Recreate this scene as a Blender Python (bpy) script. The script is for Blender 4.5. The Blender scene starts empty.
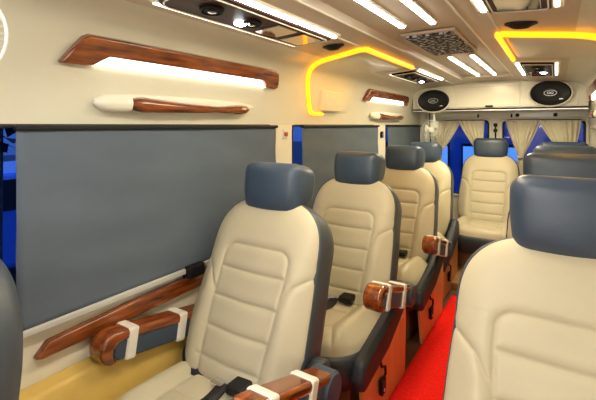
import bpy, bmesh, math, random
import numpy as np
from mathutils import Vector, Matrix
random.seed(4)
C = bpy.context.scene.collection
H = 1.37            # eye height; also the height of the top of the side windows
XC = -0.55          # centre line of the cabin
HW = 0.83           # half width of the cabin
YB = 4.85           # rear wall
YF = -1.3

# ------------------------------------------------------------------ materials
def mat(name, col, rough=0.5, metal=0.0, emit=None, estr=0.0, coat=0.0, spec=0.5, sheen=0.0):
    m = bpy.data.materials.new(name); m.use_nodes = True
    b = m.node_tree.nodes['Principled BSDF']
    b.inputs['Base Color'].default_value = (*col, 1)
    b.inputs['Roughness'].default_value = rough
    b.inputs['Metallic'].default_value = metal
    b.inputs['Specular IOR Level'].default_value = spec
    b.inputs['Coat Weight'].default_value = coat
    b.inputs['Coat Roughness'].default_value = 0.08
    if sheen: b.inputs['Sheen Weight'].default_value = sheen
    if emit:
        b.inputs['Emission Color'].default_value = (*emit, 1)
        b.inputs['Emission Strength'].default_value = estr
    return m

def noisy(m, scale, amount, bump=0.0, c2=None, stretch=(1, 1, 1), detail=4, bscale=None):
    nt = m.node_tree; N = nt.nodes; L = nt.links; b = N['Principled BSDF']
    tc = N.new('ShaderNodeTexCoord'); mp = N.new('ShaderNodeMapping')
    mp.inputs['Scale'].default_value = stretch
    L.new(tc.outputs['Object'], mp.inputs['Vector'])
    no = N.new('ShaderNodeTexNoise'); no.inputs['Scale'].default_value = scale; no.inputs['Detail'].default_value = detail
    L.new(mp.outputs[0], no.inputs['Vector'])
    if amount:
        base = b.inputs['Base Color'].default_value[:]
        c2 = (*c2, 1) if c2 else tuple(x * (1 - amount) for x in base[:3]) + (1,)
        cr = N.new('ShaderNodeValToRGB')
        cr.color_ramp.elements[0].position = .35; cr.color_ramp.elements[1].position = .65
        cr.color_ramp.elements[0].color = c2; cr.color_ramp.elements[1].color = base
        L.new(no.outputs['Fac'], cr.inputs[0]); L.new(cr.outputs[0], b.inputs['Base Color'])
    if bump:
        n2 = N.new('ShaderNodeTexNoise'); n2.inputs['Scale'].default_value = bscale or scale; n2.inputs['Detail'].default_value = 3
        L.new(mp.outputs[0], n2.inputs['Vector'])
        bp = N.new('ShaderNodeBump'); bp.inputs['Strength'].default_value = bump; bp.inputs['Distance'].default_value = .002
        L.new(n2.outputs['Fac'], bp.inputs['Height']); L.new(bp.outputs[0], b.inputs['Normal'])
    return m

M = {}
M['shell'] = noisy(mat('moulded_cream_plastic', (.70, .685, .56), .32, coat=.25), 3, .05)
M['shell2'] = noisy(mat('pale_cream_plastic', (.80, .775, .65), .35, coat=.2), 3, .04)
M['ceil'] = noisy(mat('ceiling_vinyl', (.56, .475, .35), .42, coat=.1), 4, .05)
M['gold'] = noisy(mat('gold_vinyl', (.74, .51, .13), .5), 5, .15)
M['cream'] = noisy(mat('cream_leather', (.52, .47, .335), .42, spec=.4), 6, .05, .25, bscale=420)
M['navy'] = noisy(mat('blue_grey_leather', (.042, .068, .112), .38, spec=.55), 8, .15, .25, bscale=380)
M['grey'] = noisy(mat('slate_grey_leather', (.050, .064, .080), .42, spec=.5), 8, .15, .25, bscale=380)
M['dark'] = noisy(mat('dark_leather', (.020, .026, .035), .5), 8, .15, .2, bscale=380)
M['black'] = mat('black_plastic', (.008, .008, .010), .5, spec=.3)
M['web'] = noisy(mat('black_webbing', (.012, .013, .02), .55), 200, .3)
M['wood'] = noisy(mat('glossy_walnut', (.34, .085, .014), .2, coat=.8), 9, 0, c2=(.07, .012, .003), stretch=(6, .8, 6), detail=8)
noisy_wood = M['wood']
nt = noisy_wood.node_tree; b = nt.nodes['Principled BSDF']
no = [n for n in nt.nodes if n.type == 'TEX_NOISE'][0]
cr = nt.nodes.new('ShaderNodeValToRGB'); cr.color_ramp.elements[0].position = .3; cr.color_ramp.elements[1].position = .72
cr.color_ramp.elements[0].color = (.075, .014, .004, 1); cr.color_ramp.elements[1].color = (.36, .088, .014, 1)
nt.links.new(no.outputs['Fac'], cr.inputs[0]); nt.links.new(cr.outputs[0], b.inputs['Base Color'])
M['dwood'] = noisy(mat('dark_burgundy_gloss', (.045, .010, .006), .4, spec=.12), 7, .5, stretch=(4, .8, 4))
M['tan'] = noisy(mat('tan_laminate', (.70, .33, .13), .4, coat=.2), 5, .12, stretch=(1, 4, 1))
M['box'] = noisy(mat('brown_laminate', (.30, .155, .06), .5), 6, .2)
M['floor'] = noisy(mat('brown_floor_vinyl', (.13, .055, .03), .45), 7, .35)
M['red'] = noisy(mat('red_carpet', (.86, .016, .010), .95, spec=.1), 60, .18, .8, bscale=500)
M['blind'] = noisy(mat('grey_blind_fabric', (.118, .150, .192), .75, spec=.2), 2.5, .12, .3, bscale=260, stretch=(1, 1, 2))
M['silver'] = mat('brushed_aluminium', (.62, .62, .62), .32, 1)
M['rail'] = mat('pale_aluminium', (.62, .63, .62), .3, .25, coat=.3)
M['chrome'] = mat('chrome', (.8, .8, .82), .08, 1)
M['white'] = noisy(mat('white_tape', (.78, .75, .68), .5), 30, .06)
M['led'] = mat('white_led_diffuser', (.9, .9, .85), .4, emit=(1, .95, .87), estr=11)
M['ledsoft'] = mat('cream_led_diffuser', (.9, .85, .75), .4, emit=(1, .90, .70), estr=2.6)
M['panel_led'] = mat('panel_led_diffuser', (.9, .9, .85), .4, emit=(1, .95, .82), estr=3.5)
M['orange'] = mat('amber_led_rope', (1, .5, .02), .4, emit=(1, .33, .005), estr=2.3)
M['spot'] = mat('spot_lamp_lens', (1, 1, 1), .2, emit=(.85, .93, 1), estr=14)
M['mirror'] = mat('smoked_mirror', (.45, .40, .40), .06, .9)
M['seal'] = mat('black_rubber_seal', (.01, .01, .012), .6)
M['curtain'] = noisy(mat('beige_curtain_cloth', (.74, .70, .54), .85, spec=.2), 5, .1, .3, bscale=300)
M['wire'] = mat('white_fan_plastic', (.75, .77, .74), .35)
M['blade'] = mat('pale_fan_blade', (.60, .66, .60), .3)
M['redplastic'] = mat('red_rocker', (.35, .03, .01), .3)
M['carpaint'] = mat('blue_car_paint', (.08, .20, .62), .2, coat=1)
M['rubber'] = mat('tyre_rubber', (.01, .01, .012), .8)
M['asphalt'] = noisy(mat('asphalt', (.03, .035, .05), .9), 20, .3)
M['render'] = noisy(mat('blue_painted_render', (.05, .14, .42), .8), 2, .3)
M['litwin'] = mat('lit_window', (.3, .6, 1), .3, emit=(.13, .38, 1), estr=.75)
M['leaf'] = noisy(mat('dark_leaves', (.006, .012, .02), .7), 6, .4)
M['bark'] = mat('bark', (.02, .016, .014), .9)
# glass
g = bpy.data.materials.new('window_glass'); g.use_nodes = True
nt = g.node_tree; nt.nodes.clear()
o = nt.nodes.new('ShaderNodeOutputMaterial'); mx = nt.nodes.new('ShaderNodeMixShader')
tr = nt.nodes.new('ShaderNodeBsdfTransparent'); gl = nt.nodes.new('ShaderNodeBsdfGlossy')
tr.inputs[0].default_value = (.85, .9, 1, 1); gl.inputs['Roughness'].default_value = .05
mx.inputs[0].default_value = .05
nt.links.new(tr.outputs[0], mx.inputs[1]); nt.links.new(gl.outputs[0], mx.inputs[2]); nt.links.new(mx.outputs[0], o.inputs[0])
M['glass'] = g
# speckled perforated panel
m = mat('speckled_panel', (.1, .1, .1), .35, coat=.4); nt = m.node_tree; b = nt.nodes['Principled BSDF']
tc = nt.nodes.new('ShaderNodeTexCoord'); vo = nt.nodes.new('ShaderNodeTexNoise'); vo.inputs['Scale'].default_value = 44; vo.inputs['Detail'].default_value = 2
cr = nt.nodes.new('ShaderNodeValToRGB'); cr.color_ramp.interpolation = 'LINEAR'
cr.color_ramp.elements[0].position = .52; cr.color_ramp.elements[0].color = (.006, .006, .010, 1)
cr.color_ramp.elements[1].position = .60; cr.color_ramp.elements[1].color = (.52, .60, .74, 1)
nt.links.new(tc.outputs['Object'], vo.inputs['Vector']); nt.links.new(vo.outputs['Fac'], cr.inputs[0]); nt.links.new(cr.outputs[0], b.inputs['Base Color'])
b.inputs['Coat Weight'].default_value = 0; b.inputs['Roughness'].default_value = .7
M['speck'] = m

# ------------------------------------------------------------------ mesh helpers
def obj(name, bm, material, parent=None, smooth=True, bevel=0, segs=2, auto=True):
    bmesh.ops.recalc_face_normals(bm, faces=bm.faces)
    me = bpy.data.meshes.new(name); bm.to_mesh(me); bm.free()
    me.materials.append(M[material] if isinstance(material, str) else material)
    ob = bpy.data.objects.new(name, me); C.objects.link(ob)
    if parent is not None: ob.parent = parent
    if smooth:
        for p in me.polygons: p.use_smooth = True
        if auto:
            try: me.set_sharp_from_angle(angle=math.radians(38))
            except Exception: pass
    if bevel:
        md = ob.modifiers.new('bevel', 'BEVEL'); md.width = bevel; md.segments = segs; md.limit_method = 'ANGLE'
        md.angle_limit = math.radians(35)
    return ob

def tag(o, label=None, cat=None, group=None, kind=None):
    if label: o['label'] = label
    if cat: o['category'] = cat
    if group: o['group'] = group
    if kind: o['kind'] = kind
    return o
def thing(name, label, cat, loc=(0, 0, 0), rz=0, group=None):
    o = bpy.data.objects.new(name, None); C.objects.link(o); o.location = loc; o.rotation_euler = (0, 0, rz)
    o.empty_display_size = .1
    return tag(o, label, cat, group)
def struct(name, bm, m, **k):
    o = obj(name, bm, m, **k); o['kind'] = 'structure'; return o
def copy_tree(o, parent=None):
    c = o.copy(); C.objects.link(c); c.parent = parent
    for ch in list(o.children): copy_tree(ch, c)
    return c

def NB(): return bmesh.new()
def box(bm, x0, x1, y0, y1, z0, z1):
    vs = [bm.verts.new(p) for p in ((x0,y0,z0),(x1,y0,z0),(x1,y1,z0),(x0,y1,z0),(x0,y0,z1),(x1,y0,z1),(x1,y1,z1),(x0,y1,z1))]
    for f in ((3,2,1,0),(4,5,6,7),(0,1,5,4),(1,2,6,5),(2,3,7,6),(3,0,4,7)): bm.faces.new([vs[i] for i in f])
    return bm
def prism(bm, poly, a0, a1, fn):
    """extrude a 2D polygon: fn(p, q, a) -> 3D"""
    A = [bm.verts.new(fn(p, q, a0)) for p, q in poly]; B = [bm.verts.new(fn(p, q, a1)) for p, q in poly]
    n = len(poly); bm.faces.new(A); bm.faces.new(B[::-1])
    for i in range(n): bm.faces.new((A[i], B[i], B[(i+1) % n], A[(i+1) % n]))
    return bm
def grid(bm, F, nu, nv, closed_u=False):
    V = [[bm.verts.new(F(i / nu, j / nv)) for j in range(nv + 1)] for i in range(nu if closed_u else nu + 1)]
    n = len(V)
    for i in range(nu):
        for j in range(nv):
            a, b_ = V[i % n], V[(i + 1) % n]
            try: bm.faces.new((a[j], b_[j], b_[j+1], a[j+1]))
            except ValueError: pass
    return V
def tube(bm, pts, rad, seg=10, closed=False, cap=True, flat=1.0):
    pts = [Vector(p) for p in pts]; n = len(pts)
    rs = rad if isinstance(rad, (list, tuple)) else [rad] * n
    rings = []; up = Vector((0, 0, 1)); prev = None
    for i, p in enumerate(pts):
        if closed: t = pts[(i+1) % n] - pts[i-1]
        else: t = pts[min(i+1, n-1)] - pts[max(i-1, 0)]
        t.normalize()
        if prev is None:
            s = t.cross(up)
            if s.length < .2: s = t.cross(Vector((0, 1, 0)))
        else: s = prev - t * prev.dot(t)
        s.normalize(); prev = s; w = t.cross(s)
        rings.append([bm.verts.new(p + (s * math.cos(a) * rs[i] + w * math.sin(a) * rs[i] * flat)) for a in [2 * math.pi * k / seg for k in range(seg)]])
    m_ = n if closed else n - 1
    for i in range(m_):
        a, b_ = rings[i], rings[(i+1) % n]
        for k in range(seg): bm.faces.new((a[k], a[(k+1) % seg], b_[(k+1) % seg], b_[k]))
    if cap and not closed: bm.faces.new(rings[0][::-1]); bm.faces.new(rings[-1])
    return bm
def disc(bm, c, ax, ux, ra, rb, prof, seg=40):
    """lathe with elliptical radii; prof = list of (r, h)"""
    c = Vector(c); ax = Vector(ax).normalized(); ux = Vector(ux).normalized(); vx = ax.cross(ux)
    rings = []
    for r, h in prof:
        if r < 1e-5: rings.append([bm.verts.new(c + ax * h)])
        else: rings.append([bm.verts.new(c + ux * (ra * r * math.cos(t)) + vx * (rb * r * math.sin(t)) + ax * h) for t in [2*math.pi*k/seg for k in range(seg)]])
    for a, b_ in zip(rings, rings[1:]):
        for k in range(seg):
            q = (k+1) % seg
            f = [a[k % len(a)], a[q % len(a)], b_[q % len(b_)], b_[k % len(b_)]]
            f2 = []
            for v in f:
                if v not in f2: f2.append(v)
            if len(f2) > 2: bm.faces.new(f2)
    return bm
def rbox(w, d, h, r, seg=5, fn=None, sub=0):
    bm = NB(); box(bm, -w/2, w/2, -d/2, d/2, -h/2, h/2)
    bmesh.ops.bevel(bm, geom=bm.edges[:] , offset=r, segments=seg, profile=.5, affect='EDGES')
    if fn:
        for v in bm.verts: v.co = fn(v.co)
    return bm

# ------------------------------------------------------------------ the curved side / roof profile (dx from centre, z above window top)
P0 = [(.83,0),(.825,.1),(.815,.20),(.798,.29),(.762,.355),(.70,.388),(.62,.402),(.54,.408),(.38,.419),(.28,.432),(.215,.445)]
def catmull(P, n=12):
    out = []
    for i in range(len(P)-1):
        p0 = P[max(i-1,0)]; p1 = P[i]; p2 = P[i+1]; p3 = P[min(i+2, len(P)-1)]
        for k in range(n):
            t = k/n
            out.append(tuple(.5*((2*p1[a])+(-p0[a]+p2[a])*t+(2*p0[a]-5*p1[a]+4*p2[a]-p3[a])*t*t+(-p0[a]+3*p1[a]-3*p2[a]+p3[a])*t**3) for a in (0,1)))
    out.append(P[-1]); return out
PD = catmull(P0)
SL = [0.0]
for a, b_ in zip(PD, PD[1:]): SL.append(SL[-1] + math.hypot(b_[0]-a[0], b_[1]-a[1]))
pdx = np.array([p[0] for p in PD]); pz = np.array([p[1] for p in PD]); SL = np.array(SL)
def s_z(z): return float(np.interp(z, pz, SL))
def s_dx(dx): return float(np.interp(-dx, -pdx, SL))
def wp(y, s, off, side=-1):
    """point at distance s up the profile, 'off' inward from it; side -1 left, +1 right"""
    dx = float(np.interp(s, SL, pdx)); z = float(np.interp(s, SL, pz)); e = .012
    dx2 = float(np.interp(s+e, SL, pdx)) - float(np.interp(s-e, SL, pdx)); z2 = float(np.interp(s+e, SL, pz)) - float(np.interp(s-e, SL, pz))
    l = math.hypot(dx2, z2) or 1; nx, nz = -z2/l, dx2/l
    dx += nx*off; z += nz*off
    return (XC + side*dx, y, H + z)
def patch(bm, poly, t, side, back=-.003):
    return prism(bm, poly, back, t, lambda p, q, a: wp(p, q, a, side))
def rrect(y0, y1, s0, s1, r, n=5, r2=None):
    """rounded rectangle with extra points along the long sides; r near end, r2 far end"""
    if r2 is None: r2 = r
    out = []
    for cy, cs, a0, rr in ((y1-r2, s1-r2, 0, r2), (y0+r, s1-r, 90, r), (y0+r, s0+r, 180, r), (y1-r2, s0+r2, 270, r2)):
        for k in range(n+1):
            a = math.radians(a0 + 90*k/n); out.append((cy + rr*math.cos(a), cs + rr*math.sin(a)))
    return out

# ------------------------------------------------------------------ shell
def sweep(s0, s1, side, y0, y1, name, m):
    bm = NB(); n = 40
    S = np.linspace(s0, s1, n)
    prev = None
    def ring(y): return [bm.verts.new(wp(y, s, 0, side)) for s in S] + [bm.verts.new(wp(y, s, -.04, side)) for s in S[::-1]]
    R = [ring(y) for y in np.linspace(y0, y1, 8)]
    for a, b_ in zip(R, R[1:]):
        k = len(a)
        for i in range(k): bm.faces.new((a[i], a[(i+1) % k], b_[(i+1) % k], b_[i]))
    bm.faces.new(R[0]); bm.faces.new(R[-1][::-1])
    return struct(name, bm, m)
SM = s_dx(.62); SE = SL[-1]
XL, XR = XC-HW, XC+HW
W1 = (.12, 1.865); W2 = (2.07, 3.43); W3 = (3.69, YB-.04)
ZS = .72
for side, nm in ((-1, 'left'), (1, 'right')):
    o = sweep(0, SM, side, YF, YB+.05, 'wall_%s' % nm, 'shell')
    X = XC + side*HW; X2 = X + side*.05
    xa, xb = min(X, X2), max(X, X2)
    bm = NB()
    if side < 0:
        box(bm, xa, xb, YF, YB+.05, -.02, ZS)
        for y0, y1 in ((YF, W1[0]), (W1[1], W2[0]), (W2[1], W3[0]), (W3[1], YB+.05)): box(bm, xa, xb, y0, y1, ZS, H)
    else:
        box(bm, .365, .415, YF, YB+.05, -.02, H); box(bm, XR-.002, .415, YF, YB+.05, H-.03, H+.004)
    struct('wall_%s_lower' % nm, bm, 'shell2', smooth=False)
bm = NB()
# ceiling: both curved halves and the recessed centre
S = list(np.linspace(SM, SE, 24))
def cring(bm, y, rec):
    L = [wp(y, s, 0, -1) for s in S]
    R = [wp(y, s, 0, 1) for s in S[::-1]]
    zc = H + (.475 if rec else .447)
    mid = [(XC-.208, y, zc), (XC, y, zc+.004), (XC+.208, y, zc)]
    top = [(XC+.62, y, H+.53), (XC-.62, y, H+.53)]
    return [bm.verts.new(p) for p in L+mid+R+top]
ys = [(YF, 0), (YF+.1, 0), (YF+.101, 1), (4.12, 1), (4.121, 0), (YB+.05, 0)]
R = [cring(bm, y, r) for y, r in ys]
for a, b_ in zip(R, R[1:]):
    k = len(a)
    for i in range(k): bm.faces.new((a[i], a[(i+1) % k], b_[(i+1) % k], b_[i]))
bm.faces.new(R[0]); bm.faces.new(R[-1][::-1])
struct('ceiling', bm, 'ceil')
# bright beads along the recess edges
for i, sx in enumerate((-1, 1)):
    bm = NB(); tube(bm, [(XC+sx*.222, y, H+.444) for y in np.linspace(YF+.05, 4.13, 12)], .006, 8)
    struct('trim_%d' % (i+1), bm, 'shell2')
for i, sx in enumerate((-1, 1)):
    bm = NB(); box(bm, XC+sx*.335-.004, XC+sx*.335+.004, YF+.05, 4.4, H+.418, H+.426)
    struct('trim_%d' % (i+3), bm, 'shell2')
bm = NB(); box(bm, XL-.05, .42, YF, YB+.05, -.05, 0); struct('floor', bm, 'floor', smooth=False)
bm = NB(); box(bm, XL-.05, .42, YF-.05, YF, -.05, H+.53); struct('wall_front', bm, 'shell', smooth=False)
# gold lower ledge of the left wall, tan lining
bm = NB(); prism(bm, [(XL, 0), (XL+.08, 0), (XL+.08, .50), (XL+.06, .55), (XL, .56)], YF+.02, 3.3, lambda p, q, a: (p, a, q))
struct('trim_5', bm, 'gold', bevel=.01)
bm = NB(); box(bm, XL, XR, 3.5, YB, 0, .06); struct('floor_step', bm, 'box', smooth=False, bevel=.01)

# rear wall with two window openings
XA0, XA1, XB0, XB1 = -1.14, -.63, -.475, .235
ZW0, ZW1 = H-.78, H+.045
bm = NB()
box(bm, XL-.05, XA0, YB, YB+.05, -.02, H+.53); box(bm, XA1, XB0, YB, YB+.05, -.02, H+.53); box(bm, XB1, .42, YB, YB+.05, -.02, H+.53)
for a, b_ in ((XA0, XA1), (XB0, XB1)):
    box(bm, a, b_, YB, YB+.05, -.02, ZW0); box(bm, a, b_, YB, YB+.05, ZW1, H+.53)
struct('wall_rear', bm, 'shell2', smooth=False)
def rr2(x0, x1, z0, z1, r, n=6):
    out = []
    for cx, cz, a0 in ((x1-r, z1-r, 0), (x0+r, z1-r, 90), (x0+r, z0+r, 180), (x1-r, z0+r, 270)):
        for k in range(n+1):
            a = math.radians(a0+90*k/n); out.append((cx+r*math.cos(a), cz+r*math.sin(a)))
    return out
wi = 1
for a, b_ in ((XA0, XA1), (XB0, XB1)):
    bm = NB(); box(bm, a, b_, YB+.03, YB+.034, ZW0, ZW1)
    w = struct('window_%d' % wi, bm, 'glass', smooth=False)
    bm = NB(); tube(bm, [(x, YB-.004, z) for x, z in rr2(a-.005, b_+.005, ZW0, ZW1+.005, .05)], .011, 8, closed=True)
    obj('window_seal', bm, 'seal', w)
    bm = NB(); tube(bm, [(x, YB-.010, z) for x, z in rr2(a-.026, b_+.026, ZW0-.02, ZW1+.026, .06)], .014, 8, closed=True)
    obj('window_frame', bm, 'shell2', w)
    wi += 1
# left windows: glass, thin seal
for (y0, y1) in (W1, W2, W3):
    bm = NB(); box(bm, XL-.034, XL-.030, y0, y1, ZS, H)
    w = struct('window_%d' % wi, bm, 'glass', smooth=False); wi += 1
    bm = NB(); tube(bm, [(XL-.004, y, z) for y, z in rr2(y0+.005, y1-.005, ZS+.005, H-.003, .03)], .008, 8, closed=True)
    obj('window_seal', bm, 'seal', w)

# ------------------------------------------------------------------ blinds
def blind(y0, y1, label, clip=None):
    t = thing('roller_blind', label, 'blind', (XL+.012, (y0+y1)/2, ZS), 0, 'roller blinds on the left windows')
    h = (y1-y0)/2; bm = NB()
    def F(u, v):
        y = -h + u*2*h; z = .025 + v*(H-ZS-.035)
        x = .012 + .0035*math.sin(z*17+y*3.1) * math.sin(y*2.3+1) + .002*math.sin(z*41+y*5)*math.sin(y*4)
        return (x, y, z)
    grid(bm, F, 50, 34); o = obj('blind_fabric', bm, 'blind', t)
    md = o.modifiers.new('solid', 'SOLIDIFY'); md.thickness = .002
    bm = NB(); box(bm, 0, .028, -h-.005, h+.005, H-ZS-.017, H-ZS-.001); obj('cassette', bm, 'black', t, smooth=False, bevel=.004)
    bm = NB(); box(bm, .0, .024, -h, h, .004, .028); obj('bottom_rail', bm, 'rail', t, smooth=False, bevel=.005)
    if clip:
        bm = NB(); box(bm, -.002, .045, clip-.05-(y0+y1)/2, clip+.045-(y0+y1)/2, -.016, .036); obj('latch', bm, 'black', t, smooth=False, bevel=.008)
    return t
blind(.548, W1[1], 'long grey roller blind over the nearest left window, black latch on its rail', 1.24)
blind(2.15, W2[1]+.01, 'grey roller blind on the middle left window behind the second seat row')
blind(W3[0], W3[1]-.03, 'short grey roller blind on the rearmost left window below the small wood handle')

# switch on the first pillar
t = thing('rocker_switch', 'small red-brown rocker switch on cream pillar between left windows', 'switch', (XL+.002, 1.99, 1.315))
bm = NB(); box(bm, 0, .006, -.022, .022, -.028, .028); obj('switch_plate', bm, 'white', t, smooth=False, bevel=.003)
bm = NB(); box(bm, .004, .016, -.015, .013, -.012, .012); obj('rocker', bm, 'redplastic', t, smooth=False, bevel=.004)
t = thing('door_latch', 'small black latch on the cream pillar before the third left window', 'latch', (XL+.002, 3.57, 1.28))
bm = NB(); box(bm, 0, .02, -.02, .02, -.03, .03); obj('latch_body', bm, 'black', t, smooth=False, bevel=.005)
bm = NB(); box(bm, .015, .03, -.008, .008, -.02, .01); obj('catch', bm, 'silver', t, smooth=False, bevel=.002)

# long walnut sill trim
bm = NB()
poly = [(.60, .640), (.64, .682), (.95, .697), (1.25, .706), (1.75, .706), (1.80, .69), (1.78, .65), (1.25, .640), (.9, .634), (.62, .634)]
prism(bm, poly, XL-.002, XL+.03, lambda p, q, a: (a, p, q))
t = tag(obj('sill_trim', bm, 'wood', bevel=.007, segs=3), 'long tapered walnut trim on the wall just below the nearest blind', 'trim')

# ------------------------------------------------------------------ wood light panels on the upper wall
def wood_panel(y0, y1, side, label):
    t = thing('light_panel', label, 'wall light', (0, 0, 0), 0, 'walnut light panels on the upper wall')
    c = Vector(wp((y0+y1)/2, s_z(.2), 0, side)); t.location = c
    sb, st = s_z(.205), s_z(.312); sm = sb + (st-sb)*.37
    bm = NB()
    L = y1-y0
    poly = [(y0, sb)]
    poly += [(y0+.035, sb+(st-sb)*.45), (y0+.07, st-.012), (y0+.09, st)]
    poly += [(y0+.09+(L-.14)*k/8, st+.002) for k in range(1, 8)]
    poly += [(y1-.05, st), (y1-.012, st-.012), (y1, sb+.05), (y1, sb+.01), (y1-.03, sb), (y1-.075, sb+.006), (y1-.095, sm-.03), (y1-.13, sm)]
    poly += [(y1-.13-(L-.32)*k/8, sm) for k in range(1, 8)]
    poly += [(y0+.17, sm), (y0+.14, sm-.018), (y0+.115, sb+.006), (y0+.085, sb)]
    patch(bm, poly, .030, side)
    o = obj('wood_frame', bm, 'wood', t, bevel=.007, segs=3); o.matrix_parent_inverse = Matrix.Translation(-c)
    bm = NB()
    poly = [(y0+.12, sb+.006), (y0+.15, sm-.014), (y0+.18, sm+.002)] + [(y0+.18+(L-.32)*k/8, sm+.002) for k in range(1, 9)] + [(y1-.095, sb+.004)]
    poly += [(y1-.095-(L-.22)*k/8, sb+.004) for k in range(1, 8)]
    patch(bm, poly, .012, side)
    o = obj('light_diffuser', bm, 'panel_led', t); o.matrix_parent_inverse = Matrix.Translation(-c)
    return t
wood_panel(.665, 1.86, -1, 'large walnut wall light panel above the nearest grab handle')
wood_panel(3.10, 4.25, -1, 'small far walnut light panel on left wall before the rear speaker')
wood_panel(3.10, 4.25, 1, 'walnut light panel on the right wall at the frame edge')

# ------------------------------------------------------------------ grab handles
def handle(y0, y1, side, label):
    c = Vector(wp((y0+y1)/2, s_z(.075), 0, side))
    t = thing('grab_handle', label, 'handle', c, 0, 'walnut grab handles on the side walls'); inv = Matrix.Translation(-c)
    L = y1-y0; s = s_z(.078); bm = NB()
    n = 30; pts = []; rad = []
    for k in range(n+1):
        u = k/n; e = max(0, 1-abs(2*u-1)**3.0)**.5
        pts.append(wp(y0+u*L, s+.016, .002, side)); rad.append(.004+.024*e)
    tube(bm, pts, rad, 16, flat=1)
    o = obj('handle_base', bm, 'shell2', t); o.matrix_parent_inverse = inv
    bm = NB(); pts = []; rad = []
    for k in range(n+1):
        u = k/n; y = y0+.11*L+u*.82*L
        arch = math.sin(math.pi*u)**.6
        e = min(1, 6*min(u+.02, 1.02-u))**.5
        pts.append(wp(y, s+.004-.008*math.sin(math.pi*u), .028+.030*arch, side)); rad.append(float(np.interp(u, [0, .1, .35, .65, .85, .95, 1], [.026, .030, .021, .014, .024, .022, .012]))*min(1, e*1.3))
    tube(bm, pts, rad, 16)
    o = obj('wooden_grip', bm, 'wood', t); o.matrix_parent_inverse = inv
    bm = NB()
    # near cream bracket the grip grows from
    pts = [wp(y0-.01+k*.029*L, s+.006-.001*k, .014+.004*k, side) for k in range(6)]
    tube(bm, pts, [.010, .029, .033, .034, .034, .030], 14)
    o = obj('end_bracket', bm, 'shell2', t); o.matrix_parent_inverse = inv
handle(.80, 1.68, -1, 'long walnut grab handle with cream base above the nearest window blind')
handle(3.28, 4.15, -1, 'small far walnut grab handle above the third left window')
handle(3.28, 4.15, 1, 'walnut grab handle on the right wall near the rear window')

# ------------------------------------------------------------------ glossy roof lamp units
def lamp_unit(y0, y1, side, label, r=.06, spot=.5):
    s0, s1 = s_dx(.560), s_dx(.318)
    c = Vector(wp((y0+y1)/2, (s0+s1)/2, 0, side)); inv = Matrix.Translation(-c)
    t = thing('roof_lamp', label, 'lamp', c, 0, 'glossy roof lamp units')
    def add(name, poly, a, b_, m, bev=0, par=t):
        bm = NB(); prism(bm, poly, a, b_, lambda p, q, w_: wp(p, q, w_, side)); o = obj(name, bm, m, par, bevel=bev)
        o.matrix_parent_inverse = inv if par is t else Matrix(); return o
    add('bezel', rrect(y0-.02, y1+.02, s0-.014, s1+.014, r, r2=.02), -.004, .008, 'shell2', .004)
    add('dark_panel', rrect(y0+.01, y1-.005, s0+.018, s1-.03, r*.8, r2=.015), .004, .018, 'dwood', .004)
    add('led_strip', rrect(y0+.05, y1, s1-.020, s1-.003, .007), .002, .014, 'led', .002)
    add('led_strip', rrect(y0+.04, y1, s0-.002, s0+.015, .006), .002, .012, 'ledsoft', .002)
    L = y1-y0
    def at(u, v, off): return Vector(wp(y0+u*L, s0+v*(s1-s0), off, side))
    nrm = (at(.5, .5, 1)-at(.5, .5, 0)).normalized()
    for k, (u, ra) in enumerate(((.22, .036), (.46, .034))):
        bm = NB(); disc(bm, at(u, .47, .018), nrm, (0, 1, 0), ra*1.15, ra, [(1.12, 0), (1.12, .006), (.98, .010), (.86, .002), (0, 0)], 28)
        o = obj('round_vent', bm, 'black', t); o.matrix_parent_inverse = inv
        bm = NB(); disc(bm, at(u, .47, .020), nrm, (0, 1, 0), ra*.45, ra*.38, [(1, 0), (1, .008), (0, .012)], 20)
        o2 = obj('vent_core', bm, 'chrome', o)
    bm = NB(); disc(bm, at(spot, .36, .020), nrm, (0, 1, 0), .020, .017, [(1.3, -.002), (1.3, .006), (1, .007), (.6, .012), (0, .014)], 24)
    o = obj('spot_lens', bm, 'spot', t); o.matrix_parent_inverse = inv
    for u0, u1, v0, v1 in ((.56, .72, .22, .74), (.77, .95, .20, .74)):
        add('mirror_flap', rrect(y0+u0*L, y0+u1*L, s0+v0*(s1-s0), s0+v1*(s1-s0), .01), .016, .023, 'mirror', .003)
    bm = NB()
    tube(bm, [wp(p, q, .020, side) for p, q in rrect(y0+.03, y1-.02, s0+.03, s1-.045, r*.6, r2=.015)], .003, 6, closed=True)
    o = obj('chrome_line', bm, 'shell2', t); o.matrix_parent_inverse = inv
    return t
lamp_unit(.80, 1.69, -1, 'long dark glossy roof lamp unit with white edge strips at upper left', .10, .42)
lamp_unit(3.02, 3.80, -1, 'small far roof lamp unit left of the aisle behind the amber duct', .03, .8)
lamp_unit(.70, 1.60, 1, 'dark glossy roof lamp unit cut off by the top picture edge above the right seat', .07, .5)
lamp_unit(3.02, 3.80, 1, 'dark glossy roof lamp unit with two white strips before the right rear speaker', .03, .62)

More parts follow.
